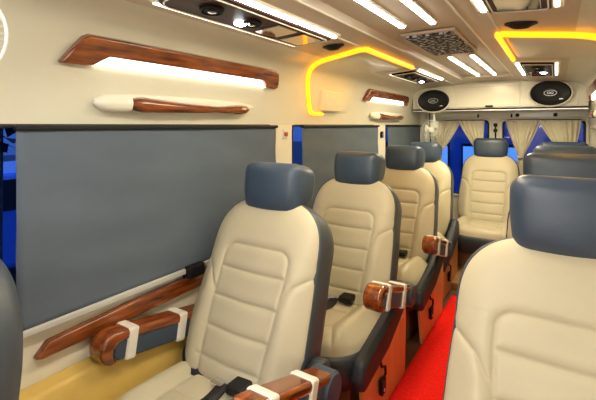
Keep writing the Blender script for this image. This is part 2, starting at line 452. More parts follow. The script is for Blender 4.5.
# ------------------------------------------------------------------ air ducts with amber rope light
def duct(side, label):
    y0, y1 = 2.02, 2.92; s0, s1 = s_z(.075), s_dx(.335)
    c = Vector(wp((y0+y1)/2, (s0+s1)/2, 0, side)); inv = Matrix.Translation(-c)
    t = thing('air_duct', label, 'air duct', c, 0, 'air ducts with amber rope light')
    bm = NB(); n = 34
    def F(u, v):
        a, b_ = 2*u-1, 2*v-1
        r = (abs(a)**7+abs(b_)**7)
        e = max(0, 1-r)**.5*(1-u)**.5
        corner = 0
        ya_ = y0+.02+.24*(1-v)
        return wp(ya_+u*(y1-ya_), s0+v*(s1-s0), -.004+.026*e+.030*e*corner, side)
    grid(bm, F, n, 44); o = obj('duct_cover', bm, 'shell', t, auto=False); o.matrix_parent_inverse = inv
    # rope: near edge, top edge, with rounded corner, and a short foot along the bottom
    r = .05; path = []
    sA, sB = s0+.0, s1+.012; ya, yb = y0-.014, y1+.01
    for k in range(9): path.append((ya+.22-k*.0215, sA))
    for k in range(1, 5):
        a = math.radians(270-90*k/5); path.append((ya+.04+.04*math.cos(a), sA+.04+.04*math.sin(a)))
    for k in range(19): path.append((ya, sA+.05+(sB-.1-sA)*k/18))
    for k in range(1, 6):
        a = math.radians(180-90*k/6); path.append((ya+r+r*math.cos(a), sB-r+r*math.sin(a)))
    for k in range(14): path.append((ya+r+(yb-ya-2*r)*k/13, sB))
    bm = NB(); tube(bm, [wp(p, q, .012, side) for p, q in [(p+.26*(1-min(1, max(0, (q-sA)/(sB-sA))))*(1-(p-ya)/(yb-ya)), q) for p, q in path]], .0145, 8, flat=.8)
    o = obj('amber_rope_light', bm, 'orange', t); o.matrix_parent_inverse = inv
    # service plate with two screws
    bm = NB(); patch(bm, rrect(2.36, 2.68, s_z(.10), s_z(.24), .02), .034, side); o = obj('service_plate', bm, 'shell', t, bevel=.003); o.matrix_parent_inverse = inv
    for yy in (2.42, 2.61):
        bm = NB(); cc = Vector(wp(yy, s_z(.135), .034, side)); nn = Vector(wp(yy, s_z(.135), 1, side))-Vector(wp(yy, s_z(.135), 0, side))
        disc(bm, cc, nn, (0, 1, 0), .006, .006, [(1, -.002), (1, .002), (0, .003)], 12); q = obj('screw', bm, 'silver', t); q.matrix_parent_inverse = inv
    # dark oval reading spot in front of the duct
    cc = Vector(wp(1.86, s_dx(.43), .0, side)); nn = Vector(wp(1.86, s_dx(.43), 1, side))-cc
    return cc, nn
for side, w_ in ((-1, 'left'), (1, 'right')):
    cc, nn = duct(side, 'bulging cream air duct edged with amber rope light on the %s side of the roof' % w_)
    q = thing('roof_spot', 'dark oval recessed roof spot beside the amber light of the %s air duct' % w_, 'lamp', cc, 0, 'dark oval roof spots')
    bm = NB(); disc(bm, (0, 0, 0), nn, (1, 0, -.05*side), .055, .034, [(1.1, -.003), (1.1, .006), (.95, .009)], 28); obj('spot_rim', bm, 'black', q)
    bm = NB(); disc(bm, (0, 0, 0), nn, (1, 0, -.05*side), .055, .034, [(.98, .002), (.98, .008), (.5, .022), (0, .026)], 28); obj('spot_lens', bm, 'black', q)

# ------------------------------------------------------------------ centre ceiling: tube lights and speckled panel
ZC = H+.474
proto = None
for (y0, y1, where) in ((1.02, 1.86, 'before'), (2.86, 4.05, 'behind'), (-.9, .55, 'nearest')):
    for sx, w_ in ((-1, 'left'), (1, 'right')):
        lab = {'before': '%s of the two white ceiling tube lights in front of the speckled panel',
               'behind': '%s of the two white ceiling tube lights behind the speckled panel',
               'nearest': '%s of two white ceiling tube lights above the viewer'}[where] % w_
        x = XC+.01+sx*.07
        t = thing('tube_light', lab, 'ceiling light', (x, (y0+y1)/2, ZC), 0, 'ceiling tube lights')
        h = (y1-y0)/2
        bm = NB(); box(bm, -.020, .020, -h-.01, h+.01, -.010, .002); obj('light_channel', bm, 'shell2', t, smooth=False, bevel=.003)
        bm = NB(); box(bm, -.012, .012, -h, h, -.018, -.008); obj('light_diffuser', bm, 'led', t, smooth=False, bevel=.004)
t = thing('speaker_panel', 'black and white speckled panel in the middle of the ceiling', 'panel', (XC+.005, 2.36, ZC))
bm = NB(); box(bm, -.135, .135, -.33, .33, -.014, 0); obj('panel_frame', bm, 'ceil', t, smooth=False, bevel=.004)
bm = NB(); box(bm, -.12, .12, -.31, .31, -.024, -.008); obj('speckled_face', bm, 'speck', t, smooth=False, bevel=.005)

# ------------------------------------------------------------------ rear overhead cabinet
YC0 = 4.46
t = thing('overhead_cabinet', 'cream overhead cabinet across the rear wall holding two oval speakers', 'cabinet', (XC, YC0, H+.17))
def lf(p, q, a): return (p-XC, a, q)
bm = NB()
prof = [(0, .0), (.0, .262), (.02, .30), (YB-YC0-.003, .30), (YB-YC0-.003, .0)]
prism(bm, prof, XL+.03-XC, XR-.03-XC, lambda p, q, a: (a, p, q)); obj('cabinet_body', bm, 'shell2', t, smooth=False, bevel=.01)
for x0, x1, nm in ((-1.34, -.905, 'speaker_board'), (-.885, -.295, 'door'), (-.275, .17, 'speaker_board')):
    bm = NB(); box(bm, x0-XC, x1-XC, -.008, .004, .012, .255); d = obj(nm, bm, 'shell2', t, smooth=False, bevel=.004)
    if nm == 'door':
        bm = NB(); box(bm, -.035-.02, .035-.02, -.02, -.004, .010, .030); obj('door_latch', bm, 'black', d, smooth=False, bevel=.004)
        bm = NB(); box(bm, -.30, .26, -.011, -.006, .215, .222); obj('door_moulding', bm, 'shell', d, smooth=False)
bm = NB(); box(bm, XL+.03-XC, XR-.03-XC, -.012, .01, -.014, .002); obj('dark_lower_edge', bm, 'black', t, smooth=False, bevel=.003)
bm = NB(); box(bm, XL+.03-XC, XR-.03-XC, -.014, .01, -.026, -.012); obj('lower_lip', bm, 'silver', t, smooth=False, bevel=.003)
def speaker(x, z, label, ra=.165, rb=.118):
    t = thing('oval_speaker', label, 'speaker', (x, YC0-.021, z), 0, 'oval rear speakers')
    ax = (0, -1, 0); ux = (1, 0, 0)
    bm = NB(); disc(bm, (0, 0, 0), ax, ux, ra, rb, [(1.12, 0), (1.12, .012), (1.06, .020), (1.0, .014), (.98, 0)], 48); obj('silver_rim', bm, 'white', t)
    bm = NB(); disc(bm, (0, 0, 0), ax, ux, ra, rb, [(1.0, .002), (.99, .018), (.93, .022), (.86, .014), (.55, .005), (.36, .003), (.34, .012), (0, .022)], 48); obj('speaker_cone', bm, 'black', t)
    bm = NB(); tube(bm, [(.050*math.cos(a), -.019, .026*math.sin(a)) for a in [2*math.pi*k/28 for k in range(28)]], .003, 6, closed=True); e = obj('centre_ring', bm, 'silver', t)
    bm = NB()
    for sx in (-.013, .013): tube(bm, [(sx+.011*math.cos(a), -.026, .009*math.sin(a)) for a in [2*math.pi*k/20 for k in range(20)]], .003, 6, closed=True)
    obj('emblem', bm, 'silver', e)
    bm = NB(); box(bm, .07, .10, -.020, -.014, -.062, -.054); obj('badge', bm, 'silver', t, smooth=False)
speaker(-1.115, H+.262, 'black oval speaker at the left end of rear overhead cabinet')
speaker(-.045, H+.300, 'black oval speaker at the right end of rear overhead cabinet')

# ------------------------------------------------------------------ rear doors detail: bars, knobs, curtains
def rod(name, pts, r, m, label, cat, group=None):
    bm = NB(); tube(bm, pts, r, 10); return tag(obj(name, bm, m), label, cat, group)
t = thing('door_bolt', 'black lock rod with guide brackets on the rear door centre post', 'bolt', (-.555, YB-.02, H-.4))
bm = NB(); tube(bm, [(0, 0, -H+.462), (0, 0, .42)], .008, 8); obj('rod', bm, 'black', t)
for z in (.40, .34, 0): 
    bm = NB(); box(bm, -.018, .018, -.014, .02, z-.018, z+.018); obj('guide_bracket', bm, 'black', t, smooth=False, bevel=.004)
t = thing('door_post', 'cream ribbed post between the two rear door windows', 'post', (-.60, YB-.012, H-.4))
bm = NB(); box(bm, -.014, .014, -.016, .012, -H+.461, .45); obj('post_rib', bm, 'shell', t, smooth=False, bevel=.004)
bm = NB(); box(bm, -.034+.11, -.012+.11, -.016, .012, -H+.461, .45); obj('post_rib', bm, 'shell', t, smooth=False, bevel=.004)
for x, w_ in ((-.345, 'left'), (-.005, 'right')):
    bm = NB(); disc(bm, (x, YB-.002, H+.105), (0, -1, 0), (1, 0, 0), .02, .02, [(1, 0), (1, .008), (.7, .016), (0, .018)], 20)
    tag(obj('round_knob', bm, 'black'), 'small round black knob above the right rear window, %s one' % w_, 'knob', 'knobs above the rear window')
for x, w_ in ((-.73, 'left rear curtain'), (-.40, 'right rear window beside the centre post')):
    bm = NB(); box(bm, x-.008, x+.008, YB-.02, YB, H+.06, H+.12); tag(obj('curtain_hook', bm, 'black', smooth=False, bevel=.002), 'small dark hook above the %s' % w_, 'hook', 'curtain hooks')
for x0, x1, w_ in ((-1.16, -.66, 'left'), (-.47, .23, 'right')):
    rod('curtain_rod', [(x0, YB-.045, H+.045), (x1, YB-.045, H+.045)], .006, 'silver', 'thin curtain rod over the %s rear window' % w_, 'rod', 'curtain rods')
def curtain(x0, x1, xk, zk, wk, label, zb=None, wb=.06, folds=7, seed=0):
    """hangs from x0..x1 at the top, gathered at (xk, zk) to half width wk, falls to zb"""
    rnd = random.Random(seed); ph = rnd.random()*6
    zt = H+.045; zb = zb or zk-.22
    t = thing('curtain', label, 'curtain', ((x0+x1)/2, YB-.045-(.024 if seed % 2 == 0 else 0), zt), 0, 'curtains on the rear windows')
    cx = (x0+x1)/2; bm = NB()
    def F(u, v):
        z = zt-(zt-zb)*v; tk = (zt-zk)/(zt-zb); a = 2*u-1
        if v < tk:
            k = v/tk; k2 = k**1.15; hw = (x1-x0)/2*(1-k2)+wk*k2; c = cx*(1-k2)+xk*k2
        else:
            k = (v-tk)/(1-tk); hw = wk+(wb-wk)*k**.6; c = xk
        amp = .010+.006*min(1, hw*6)
        y = -amp*math.cos(a*math.pi*folds+ph)*(.6+.4*math.cos(a*3+seed)) + .004*math.sin(v*14+a*5)
        return (c+hw*a-cx, y, z-zt)
    grid(bm, F, 90, 34); o = obj('drape', bm, 'curtain', t, auto=False)
    md = o.modifiers.new('solid', 'SOLIDIFY'); md.thickness = .003
    bm = NB(); tube(bm, [(xk-cx+(wk+.006)*math.cos(a), .024*math.sin(a), zk-zt) for a in [2*math.pi*k/20 for k in range(20)]], .010, 8, closed=True); obj('tie_band', bm, 'curtain', t)
curtain(-1.19, -.905, -1.15, H-.34, .02, 'beige curtain tied to the left of the left rear window', seed=1)
curtain(-.925, -.655, -.700, H-.30, .025, 'beige curtain right of the dark triangular gap in the left rear window', seed=2, folds=6)
curtain(-.455, -.135, -.315, H-.34, .02, 'beige hourglass curtain tied at the left of right rear window', seed=3, zb=H-.75, wb=.075)
curtain(-.150, .21, .10, H-.30, .05, 'beige curtain on the right half of right rear window above seat headrests', seed=4)

# ------------------------------------------------------------------ fans
def fan(loc, r, ax, label, nw=36):
    t = thing('cabin_fan', label, 'fan', loc, 0, 'small cabin fans')
    ax = Vector(ax).normalized(); u = ax.cross(Vector((0, 0, 1))).normalized(); v = ax.cross(u)
    bm = NB()
    def ringp(rr, h, n=40): return [u*(rr*math.cos(a))+v*(rr*math.sin(a))+ax*h for a in [2*math.pi*k/n for k in range(n)]]
    tube(bm, ringp(r, 0), r*.035, 6, closed=True); tube(bm, ringp(r*.72, r*.30), r*.018, 5, closed=True); tube(bm, ringp(r*.28, r*.42), r*.03, 5, closed=True)
    for k in range(nw):
        a = 2*math.pi*k/nw; d = u*math.cos(a)+v*math.sin(a); d2 = u*math.cos(a+.25)+v*math.sin(a+.25)
        tube(bm, [d*r, d*r*.93+ax*r*.16, (d+d2)*.5*r*.72+ax*r*.30, d2*r*.28+ax*r*.42], r*.011, 4, cap=False)
        if k % 2 == 0: tube(bm, [d*r, d*r*.7-ax*r*.28, d*r*.25-ax*r*.34], r*.012, 4, cap=False)
    obj('fan_cage', bm, 'wire', t)
    bm = NB(); disc(bm, (0, 0, 0), ax, u, r*.27, r*.27, [(1, r*.38), (.9, r*.43), (0, r*.45)], 24); obj('fan_badge', bm, 'wire', t)
    for k in range(3):
        bm = NB(); a0 = 2*math.pi*k/3
        def F(p, q):
            a = a0+(p-.5)*1.5; rr = r*(.2+.6*q*(1-.25*abs(p-.3))); d = u*math.cos(a)+v*math.sin(a)
            return d*rr+ax*(r*.20*(p-.5)+r*.05)
        grid(bm, F, 10, 8); o = obj('fan_blade', bm, 'blade', t); md = o.modifiers.new('s', 'SOLIDIFY'); md.thickness = .002
    bm = NB(); disc(bm, (0, 0, 0), ax, u, r*.3, r*.3, [(0, -r*.75), (.8, -r*.72), (1, -r*.6), (1, -r*.3), (.6, -r*.25), (.5, r*.12), (0, r*.16)], 24); obj('motor', bm, 'wire', t)
    return t
f1 = fan((-1.165, .333, H+.215), .115, (.9, -.75, -.1), 'white wire-cage cabin fan cut off by the upper left picture edge', 44)
bm = NB(); tube(bm, [(-.06, .04, .0), (-.11, .07, .02), (-.15, .06, .04)], .014, 8); obj('bracket', bm, 'wire', f1)
f2 = fan((-1.10, 4.30, H-.045), .095, (.25, -1, -.05), 'small pale wire-cage fan hanging below the left rear speaker', 26)
bm = NB(); tube(bm, [(0, .06, 0), (0, .12, .06), (-.02, .17, .19)], .011, 8); obj('bracket', bm, 'wire', f2)
# conduit in the rear left corner
rod('corner_pipe', [(-1.31, YB-.03, .061), (-1.31, YB-.03, H+.14)], .012, 'shell', 'thin cream pipe in the rear left corner behind the small fan', 'pipe')
rod('cable', [(-1.25, YB-.02, .061), (-1.24, YB-.02, 1.0), (-1.26, YB-.02, H+.14)], .006, 'black', 'thin black cable running down the rear left corner', 'cable')

# ------------------------------------------------------------------ carpet
bm = NB()
def F(u, v):
    x = -.695+u*.385; y = YF+.05+v*(3.33-YF-.05)
    return (x, y, .010+.0015*math.sin(x*40+y*7)+.001*math.sin(y*23))
grid(bm, F, 16, 90)
o = obj('aisle_carpet', bm, 'red', auto=False); md = o.modifiers.new('s', 'SOLIDIFY'); md.thickness = .008
tag(o, 'bright red carpet runner along the aisle floor', 'carpet')

# ------------------------------------------------------------------ seats
U = Vector((0, .395, .919)); Nn = Vector((0, -.919, .395)); B0 = Vector((0, -.31, .38))
T0, TS, WB, PW = .515, .220, .262, 2.7
TT = T0+TS
def wbase(t): return float(np.interp(t, [0, .08, .20, .36, .49, .73], [.225, .258, .280, .272, .262, .256]))
def wclose(t):
    if t <= T0: return wbase(t)
    r = min(1, (t-T0)/TS); return wbase(t)*max(0, 1-r**PW)**(1/PW)
def rr_(x, t):
    rt = max(0, (t-T0)/TS); return min(1, (min(1, abs(x)/wbase(t))**(PW if t > T0 else 2.6)+rt**PW)**(1/PW))
def seams():
    S = []
    P = [(-.135, .03), (-.150, .25), (-.157, .44)]
    for k in range(1, 6):
        a = math.radians(180-90*k/5); P.append((-.157+.05+.05*math.cos(a), .475+.05*math.sin(a)))
    P += [(-x, t) for x, t in P[::-1]]
    S += list(zip(P, P[1:]))
    for t in (.425, .315, .205, .10): 
        S += [((-.151, t+.004), (0, t)), ((0, t), (.151, t+.004))]
    for sx in (-1, 1): S += [((sx*.275, .47), (sx*.20, .41)), ((sx*.20, .41), (sx*.156, .335))]
    return S
def segdist(x, y, S):
    d = np.full(x.shape, 9.0)
    for (ax, ay), (bx, by) in S:
        vx, vy = bx-ax, by-ay; L2 = vx*vx+vy*vy
        k = np.clip(((x-ax)*vx+(y-ay)*vy)/L2, 0, 1)
        d = np.minimum(d, np.hypot(x-ax-k*vx, y-ay-k*vy))
    return d
def backrest():
    bm = NB(); nx, ntt = 120, 150; S = seams()
    tv = []
    for j in range(ntt+1):
        q = j/ntt
        tv.append(TT*q if q < .72 else TT*(.72+.28*math.sin((q-.72)/.28*math.pi/2)))
    V = []
    for i in range(nx+1):
        a = 2*i/nx-1; a = math.sin(a*math.pi/2)*.35+a*.65
        row = []
        for t in tv: row.append((a*wclose(t), t))
        V.append(row)
    A = np.array(V); X, T_ = A[..., 0], A[..., 1]
    D = segdist(X, T_, S)
    vs = []
    for i in range(nx+1):
        row = []
        for j in range(ntt+1):
            x, t = X[i, j], T_[i, j]; r = rr_(x, t); d = D[i, j]
            if i in (0, nx): r = 1
            e = max(0, 1-r**5)**.5
            n = .005+.052*e
            bol = math.exp(-((abs(x)-.195)/.045)**2)*float(np.interp(t, [0, .1, .3, .45, .6], [.5, 1, 1, .45, 0]))
            n += .024*bol*e
            lum = math.exp(-((t-.12)/.16)**2)*math.exp(-(x/.15)**2); n += .016*lum*e
            n -= (.0055*math.exp(-(d/.0038)**2)+.0045*math.exp(-(d/.014)**2))*min(1, e*1.6)
            if t < .06: n -= .04*(1-t/.06)**2
            row.append(bm.verts.new(B0+U*t+Nn*n+Vector((x, 0, 0))))
        vs.append(row)
    for i in range(nx):
        for j in range(ntt): bm.faces.new((vs[i][j], vs[i+1][j], vs[i+1][j+1], vs[i][j+1]))
    # close the back with a flat sheet
    bs = [[bm.verts.new(B0+U*tv[j]+Nn*(-.004)+Vector((X[i, j], 0, 0))) for j in range(0, ntt+1, 10)] for i in (0, nx)]
    bmesh.ops.remove_doubles(bm, verts=bm.verts, dist=.0002)
    return bm
def shell():
    bm = NB(); nt_ = 40
    out = []
    ts = [T0*k/20 for k in range(20)]
    L_ = [(-wclose(t), t) for t in ts]
    arc = []
    for k in range(41):
        a = math.pi*(1-k/40); c_, s_ = math.cos(a), math.sin(a)
        x = math.copysign(abs(c_)**(2/PW), c_)*WB; t = T0+TS*s_**(2/PW); arc.append((x, t))
    outline = L_+arc+[(-x, t) for x, t in L_[::-1]]
    rings = []
    for n, sc in ((.020, .98), (.012, 1.004), (-.01, 1.010), (-.06, 1.008), (-.105, .985), (-.132, .92), (-.145, .82), (-.150, .6), (-.150, .2)):
        cx, ct = 0, .40
        rings.append([bm.verts.new(B0+U*(max(-.02, ct+(t-ct)*sc))+Nn*n+Vector((x*sc, 0, 0))) for x, t in outline])
    for a, b_ in zip(rings, rings[1:]):
        k = len(a)
        for i in range(k): bm.faces.new((a[i], a[(i+1) % k], b_[(i+1) % k], b_[i]))
    bm.faces.new(rings[-1]); bm.faces.new(rings[0][::-1])
    return bm
CL, CW_, CY = .285, .284, -.475
def cushion():
    bm = NB(); n = 90
    S = []
    P = [(-.14, .23), (-.135, -.10)]
    for k in range(1, 5):
        a = math.radians(180+90*k/5); P.append((-.135+.05+.05*math.cos(a), -.13+.05*math.sin(a)))
    P += [(-x, y) for x, y in P[::-1]]
    S += list(zip(P, P[1:])); S += [((-.135, .02), (.135, .02)), ((-.135, .14), (.135, .14))]
    for sx in (-1, 1): S += [((sx*.14, -.15), (sx*.20, -.27))]
    G = []
    for i in range(n+1):
        for j in range(n+1):
            a, b_ = 2*i/n-1, 2*j/n-1
            G.append((a, b_))
    G = np.array(G)
    # square -> superellipse
    p = 3.3
    rad = np.maximum(np.abs(G[:, 0]), np.abs(G[:, 1])); ln = (np.abs(G[:, 0])**p+np.abs(G[:, 1])**p)**(1/p)+1e-9
    X = G[:, 0]/ln*rad*CW_; Y = G[:, 1]/ln*rad*CL
    D = segdist(X, Y, S)
    V = []
    for k in range(len(X)):
        x, y = X[k], Y[k]; r = rad[k]; e = max(0, 1-r**6)**.5
        z = .368+.076*e+.030*e*math.exp(-((abs(x)-.205)/.04)**2)*float(np.interp(y, [-.25, -.12, .1], [.5, 1, 1]))
        z += .018*e*float(np.interp(y, [-.27, -.15, .1], [1, .8, 0]))
        z -= (.005*math.exp(-(D[k]/.004)**2)+.006*math.exp(-(D[k]/.016)**2))*min(1, e*1.5)
        V.append(bm.verts.new((x, y+CY, z)))
    for i in range(n):
        for j in range(n): bm.faces.new((V[i*(n+1)+j], V[(i+1)*(n+1)+j], V[(i+1)*(n+1)+j+1], V[i*(n+1)+j+1]))
    return bm
def cush_base():
    bm = NB(); rings = []
    for z, sc in ((.378, .95), (.374, 1.0), (.352, 1.035), (.30, 1.045), (.235, 1.0), (.215, .9)):
        rg = []
        for k in range(64):
            a = 2*math.pi*k/64; c_, s_ = math.cos(a), math.sin(a)
            p = 4.0
            x = math.copysign(abs(c_)**(2/p), c_)*CW_*sc; y = math.copysign(abs(s_)**(2/p), s_)*CL*sc
            zz = z - (.06*max(0, -y/CL)*(1 if z < .33 else 0) if False else 0)
            rg.append(bm.verts.new((x, y+CY, zz)))
        rings.append(rg)
    for a, b_ in zip(rings, rings[1:]):
        for i in range(64): bm.faces.new((a[i], a[(i+1) % 64], b_[(i+1) % 64], b_[i]))
    bm.faces.new(rings[-1]); bm.faces.new(rings[0][::-1])
    return bm
def armrest(t, x, yf, zf, yr, zr, label=None, rear=True):
    """arm from front (yf, top zf) to rear (yr, zr)"""
    L = math.hypot(yr-yf, zf-zr); ang = math.atan2(zf-zr, yr-yf)
    e = bpy.data.objects.new('armrest', None); C.objects.link(e); e.parent = t; e.location = (x, yf, zf); e.rotation_euler = (-ang, 0, 0); e.empty_display_size = .05
    w = .040; h = .105
    top = [(L, .0)]; 
    out = [(L, -.002), (L*.5, .0), (.09, 0)]
    arc = []
    for k in range(1, 10):
        a = math.radians(90+170*k/9*.98); arc.append((.06+.06*math.cos(a), -.055+.055*math.sin(a)))
    inner = [(.075, -.104), (.055, -.085), (.05, -.06), (.065, -.042), (.09, -.036), (L*.5, -.036), (L, -.036)]
    bm = NB(); prism(bm, out+arc+inner, -w, w, lambda p, q, a: (a, p, q)); wood = obj('wood_cap', bm, 'wood', e, bevel=.012, segs=4)
    bm = NB(); prism(bm, [(.055, -.03), (L, -.03), (L, -h+.004), (.075, -h+.004), (.055, -.08)], -w+.005, w-.005, lambda p, q, a: (a, p, q)); obj('pad', bm, 'navy', e, smooth=False, bevel=.008)
    for u in (.24, .70):
        y = L*u
        bm = NB(); box(bm, -w-.003, w+.003, y-.021, y+.021, -h-.001, .004); obj('white_strap', bm, 'white', e, smooth=False, bevel=.009, segs=3)
    if rear:
        bm = NB(); disc(bm, (-w-.004, L-.005, -h/2), (1, 0, 0), (0, 1, 0), .058, .056, [(0, 0), (.85, 0), (1, .01), (1, .078), (.85, .088), (0, .09)], 28); obj('hinge_cap', bm, 'navy', e, bevel=0)
    return e
def pedestal(t, side):
    bm = NB(); box(bm, -.215, .215, -.60, -.06, 0.001, .225); p = obj('pedestal', bm, 'box', t, smooth=False, bevel=.01)
    for sx in (-1, 1):
        bm = NB(); prism(bm, [(-.60, .002), (-.655, .215), (-.64, .235), (-.45, .285), (-.10, .402), (-.06, .41), (-.055, .30), (-.075, .002)], sx*.284, sx*.302, lambda p_, q, a: (a, p_, q))
        sp = obj('side_panel', bm, 'tan', p, smooth=False, bevel=.004)
        if sx == side:
            x = sx*.307
            bm = NB()
            tube(bm, [(x, -.46, .275), (x+sx*.006, -.455, .235), (x+sx*.012, -.425, .225), (x+sx*.012, -.42, .19), (x+sx*.008, -.445, .172)], .006, 8)
            box(bm, min(x, x+sx*.018), max(x, x+sx*.018), -.475, -.430, .112, .178)
            l = obj('recline_lever', bm, 'black', p)
            bm = NB(); disc(bm, (x-sx*.006, -.452, .13), (sx, 0, 0), (0, 1, 0), .008, .008, [(1, 0), (1, .027), (0, .028)], 12); obj('lever_screw', bm, 'silver', l)
            bm = NB(); disc(bm, (x-sx*.006, -.12, .33), (sx, 0, 0), (0, 1, 0), .009, .009, [(1, 0), (1, .004), (0, .006)], 12); obj('panel_screw', bm, 'silver', p)
def belt(t):
    bm = NB()
    def ribbon(pts, w, side):
        pts = [Vector(p) for p in catmull3(pts)]; A = []; B = []
        for i, p in enumerate(pts):
            A.append(bm.verts.new(p+Vector(side)*w/2)); B.append(bm.verts.new(p-Vector(side)*w/2))
        for i in range(len(pts)-1): bm.faces.new((A[i], B[i], B[i+1], A[i+1]))
    ribbon([(-.262, -.21, .47), (-.248, -.27, .495), (-.215, -.32, .480), (-.16, -.345, .448), (-.05, -.335, .440), (.02, -.36, .448)], .048, (.25, .9, .3))
    ribbon([(.01, -.35, .450), (.03, -.45, .452), (.02, -.56, .462), (.05, -.66, .475)], .048, (1, 0, 0))
    ribbon([(.15, -.25, .46), (.12, -.31, .475), (.07, -.38, .462)], .045, (.7, .6, .2))
    o = obj('seat_belt', bm, 'web', t, auto=False); md = o.modifiers.new('s', 'SOLIDIFY'); md.thickness = .004; md.offset = 1
    bm = NB(); box(bm, .055, .125, -.40, -.30, .456, .488); b_ = obj('buckle', bm, 'black', o, smooth=False, bevel=.008)
    bm = NB(); box(bm, -.03, .02, -.385, -.34, .455, .464); obj('latch_plate', bm, 'chrome', o, smooth=False, bevel=.002)
def catmull3(P, n=6):
    out = []
    for i in range(len(P)-1):
        p0 = P[max(i-1, 0)]; p1 = P[i]; p2 = P[i+1]; p3 = P[min(i+2, len(P)-1)]
        for k in range(n):
            s = k/n
            out.append(tuple(.5*((2*p1[a])+(-p0[a]+p2[a])*s+(2*p0[a]-5*p1[a]+4*p2[a]-p3[a])*s*s+(-p0[a]+3*p1[a]-3*p2[a]+p3[a])*s**3) for a in range(3)))
    out.append(P[-1]); return out
def hr_fn(w):
    def f(c):
        x, y, z = c
        k = 1-.07*max(0, -z/.1)            # a little narrower at the bottom
        y2 = y + .05*(x/(w/2))**2*.35 + (.014*max(0, -z/.1)**2 if y < 0 else 0)
        b_ = max(0, min(1, (y+.02)/.10))           # the back half curls up from below and drops at the rear top
        z2 = z + b_*(.060*max(0, -z/.1) - .012*max(0, z/.1))
        return Vector((x*k, y2, z2))
    return f
def headrest(t, w=.295, h=.216, dz=0):
    bm = rbox(w, .165, h, .046, 7)
    bmesh.ops.subdivide_edges(bm, edges=[e for e in bm.edges if e.calc_length() > .08], cuts=6, use_grid_fill=True)
    f = hr_fn(w)
    for v in bm.verts: v.co = f(v.co)
    o = obj('headrest', bm, 'navy', t, auto=False); o.location = (-.004, -.016, 1.100+dz); o.rotation_euler = (math.radians(-7), 0, 0)
    for sx in (-1, 1):
        bm = NB(); tube(bm, [(sx*.07, .03, -.14), (sx*.07, .01, -.04)], .007, 8); obj('headrest_post', bm, 'chrome', o)
    return o
ms = {}
def share(name, fn, m, parent, **k):
    if name in ms:
        o = bpy.data.objects.new(name, ms[name].data); C.objects.link(o); o.parent = parent
        return o
    ms[name] = obj(name, fn(), m, parent, auto=False, **k); return ms[name]
def seat(x, y, label, aisle=0, window=0, lever=1, hw=.295, z=0, rz=0, belt_=False, hdz=0, group='reclining passenger seats'):
    t = thing('passenger_seat', label, 'seat', (x, y+.055, z), rz, group)
    share('backrest', backrest, 'cream', t); share('back_shell', shell, 'grey', t)
    share('cushion', cushion, 'cream', t); share('cushion_base', cush_base, 'dark', t)
    if x < -.9:
      bm = NB(); prism(bm, [(-.70, .245), (-.73, .30), (-.70, .375), (-.55, .405), (-.38, .445), (-.26, .515), (-.20, .56), (-.15, .54), (-.13, .42), (-.40, .30)], lever*.272, lever*.335, lambda p, q, a: (a, p, q))
      obj('side_bolster', bm, 'dark', t, bevel=.022, segs=4)
    headrest(t, hw, dz=hdz); pedestal(t, lever)
    if aisle: armrest(t, aisle*.364, -.69, .715, -.25, .572)
    if window: armrest(t, window*.30, -.64, .668, -.15, .585, rear=False)
    if belt_: belt(t)
    return t
s0_ = seat(-1.0, .368, 'seat cut off by the left picture edge, only its blue grey back edge showing', hw=.27)
s0_.scale = (1, 1, 1.07)
piv = Matrix.Translation((0, -.25, .38)) @ Matrix.Rotation(math.radians(16), 4, 'X') @ Matrix.Translation((0, .25, -.38))
for ch in s0_.children:
    if ch.name.split('.')[0] in ('backrest', 'back_shell', 'headrest'):
        ch.matrix_basis = piv @ (Matrix.Translation(ch.location) @ ch.rotation_euler.to_matrix().to_4x4())
seat(-1.0, 1.35, 'nearest full left seat with navy headrest and two walnut armrests', aisle=1, window=-1, belt_=True)
seat(-1.0, 2.19, 'second left seat, beige with walnut aisle armrest, directly behind the nearest one', aisle=1, belt_=True)
seat(-1.0, 3.06, 'third left seat with dark headrest in front of the small far wall light', aisle=1, belt_=True)
seat(-1.04, 3.78, 'rearmost left seat mostly hidden, headrest under the small hanging fan')
c_ = seat(-.565, 4.51, 'centre rear seat facing the aisle under the left rear curtain gap', hw=.32, z=0)
c_.scale = (1, 1, 1.02)
seat(.022, 1.27, 'large right foreground seat with blue headrest cut by the right picture edge', lever=-1, hw=.26, hdz=.02)
seat(.055, 2.32, 'second right seat with broad dark headrest just above the foreground one', lever=-1, hw=.385, hdz=.02)
seat(.055, 3.22, 'third right seat, grey headrest top showing over the second right seat', lever=-1, hw=.37, hdz=.02)
seat(.06, 4.20, 'rearmost right seat, thin headrest top below the right rear curtain', lever=-1, hw=.37, hdz=.01)

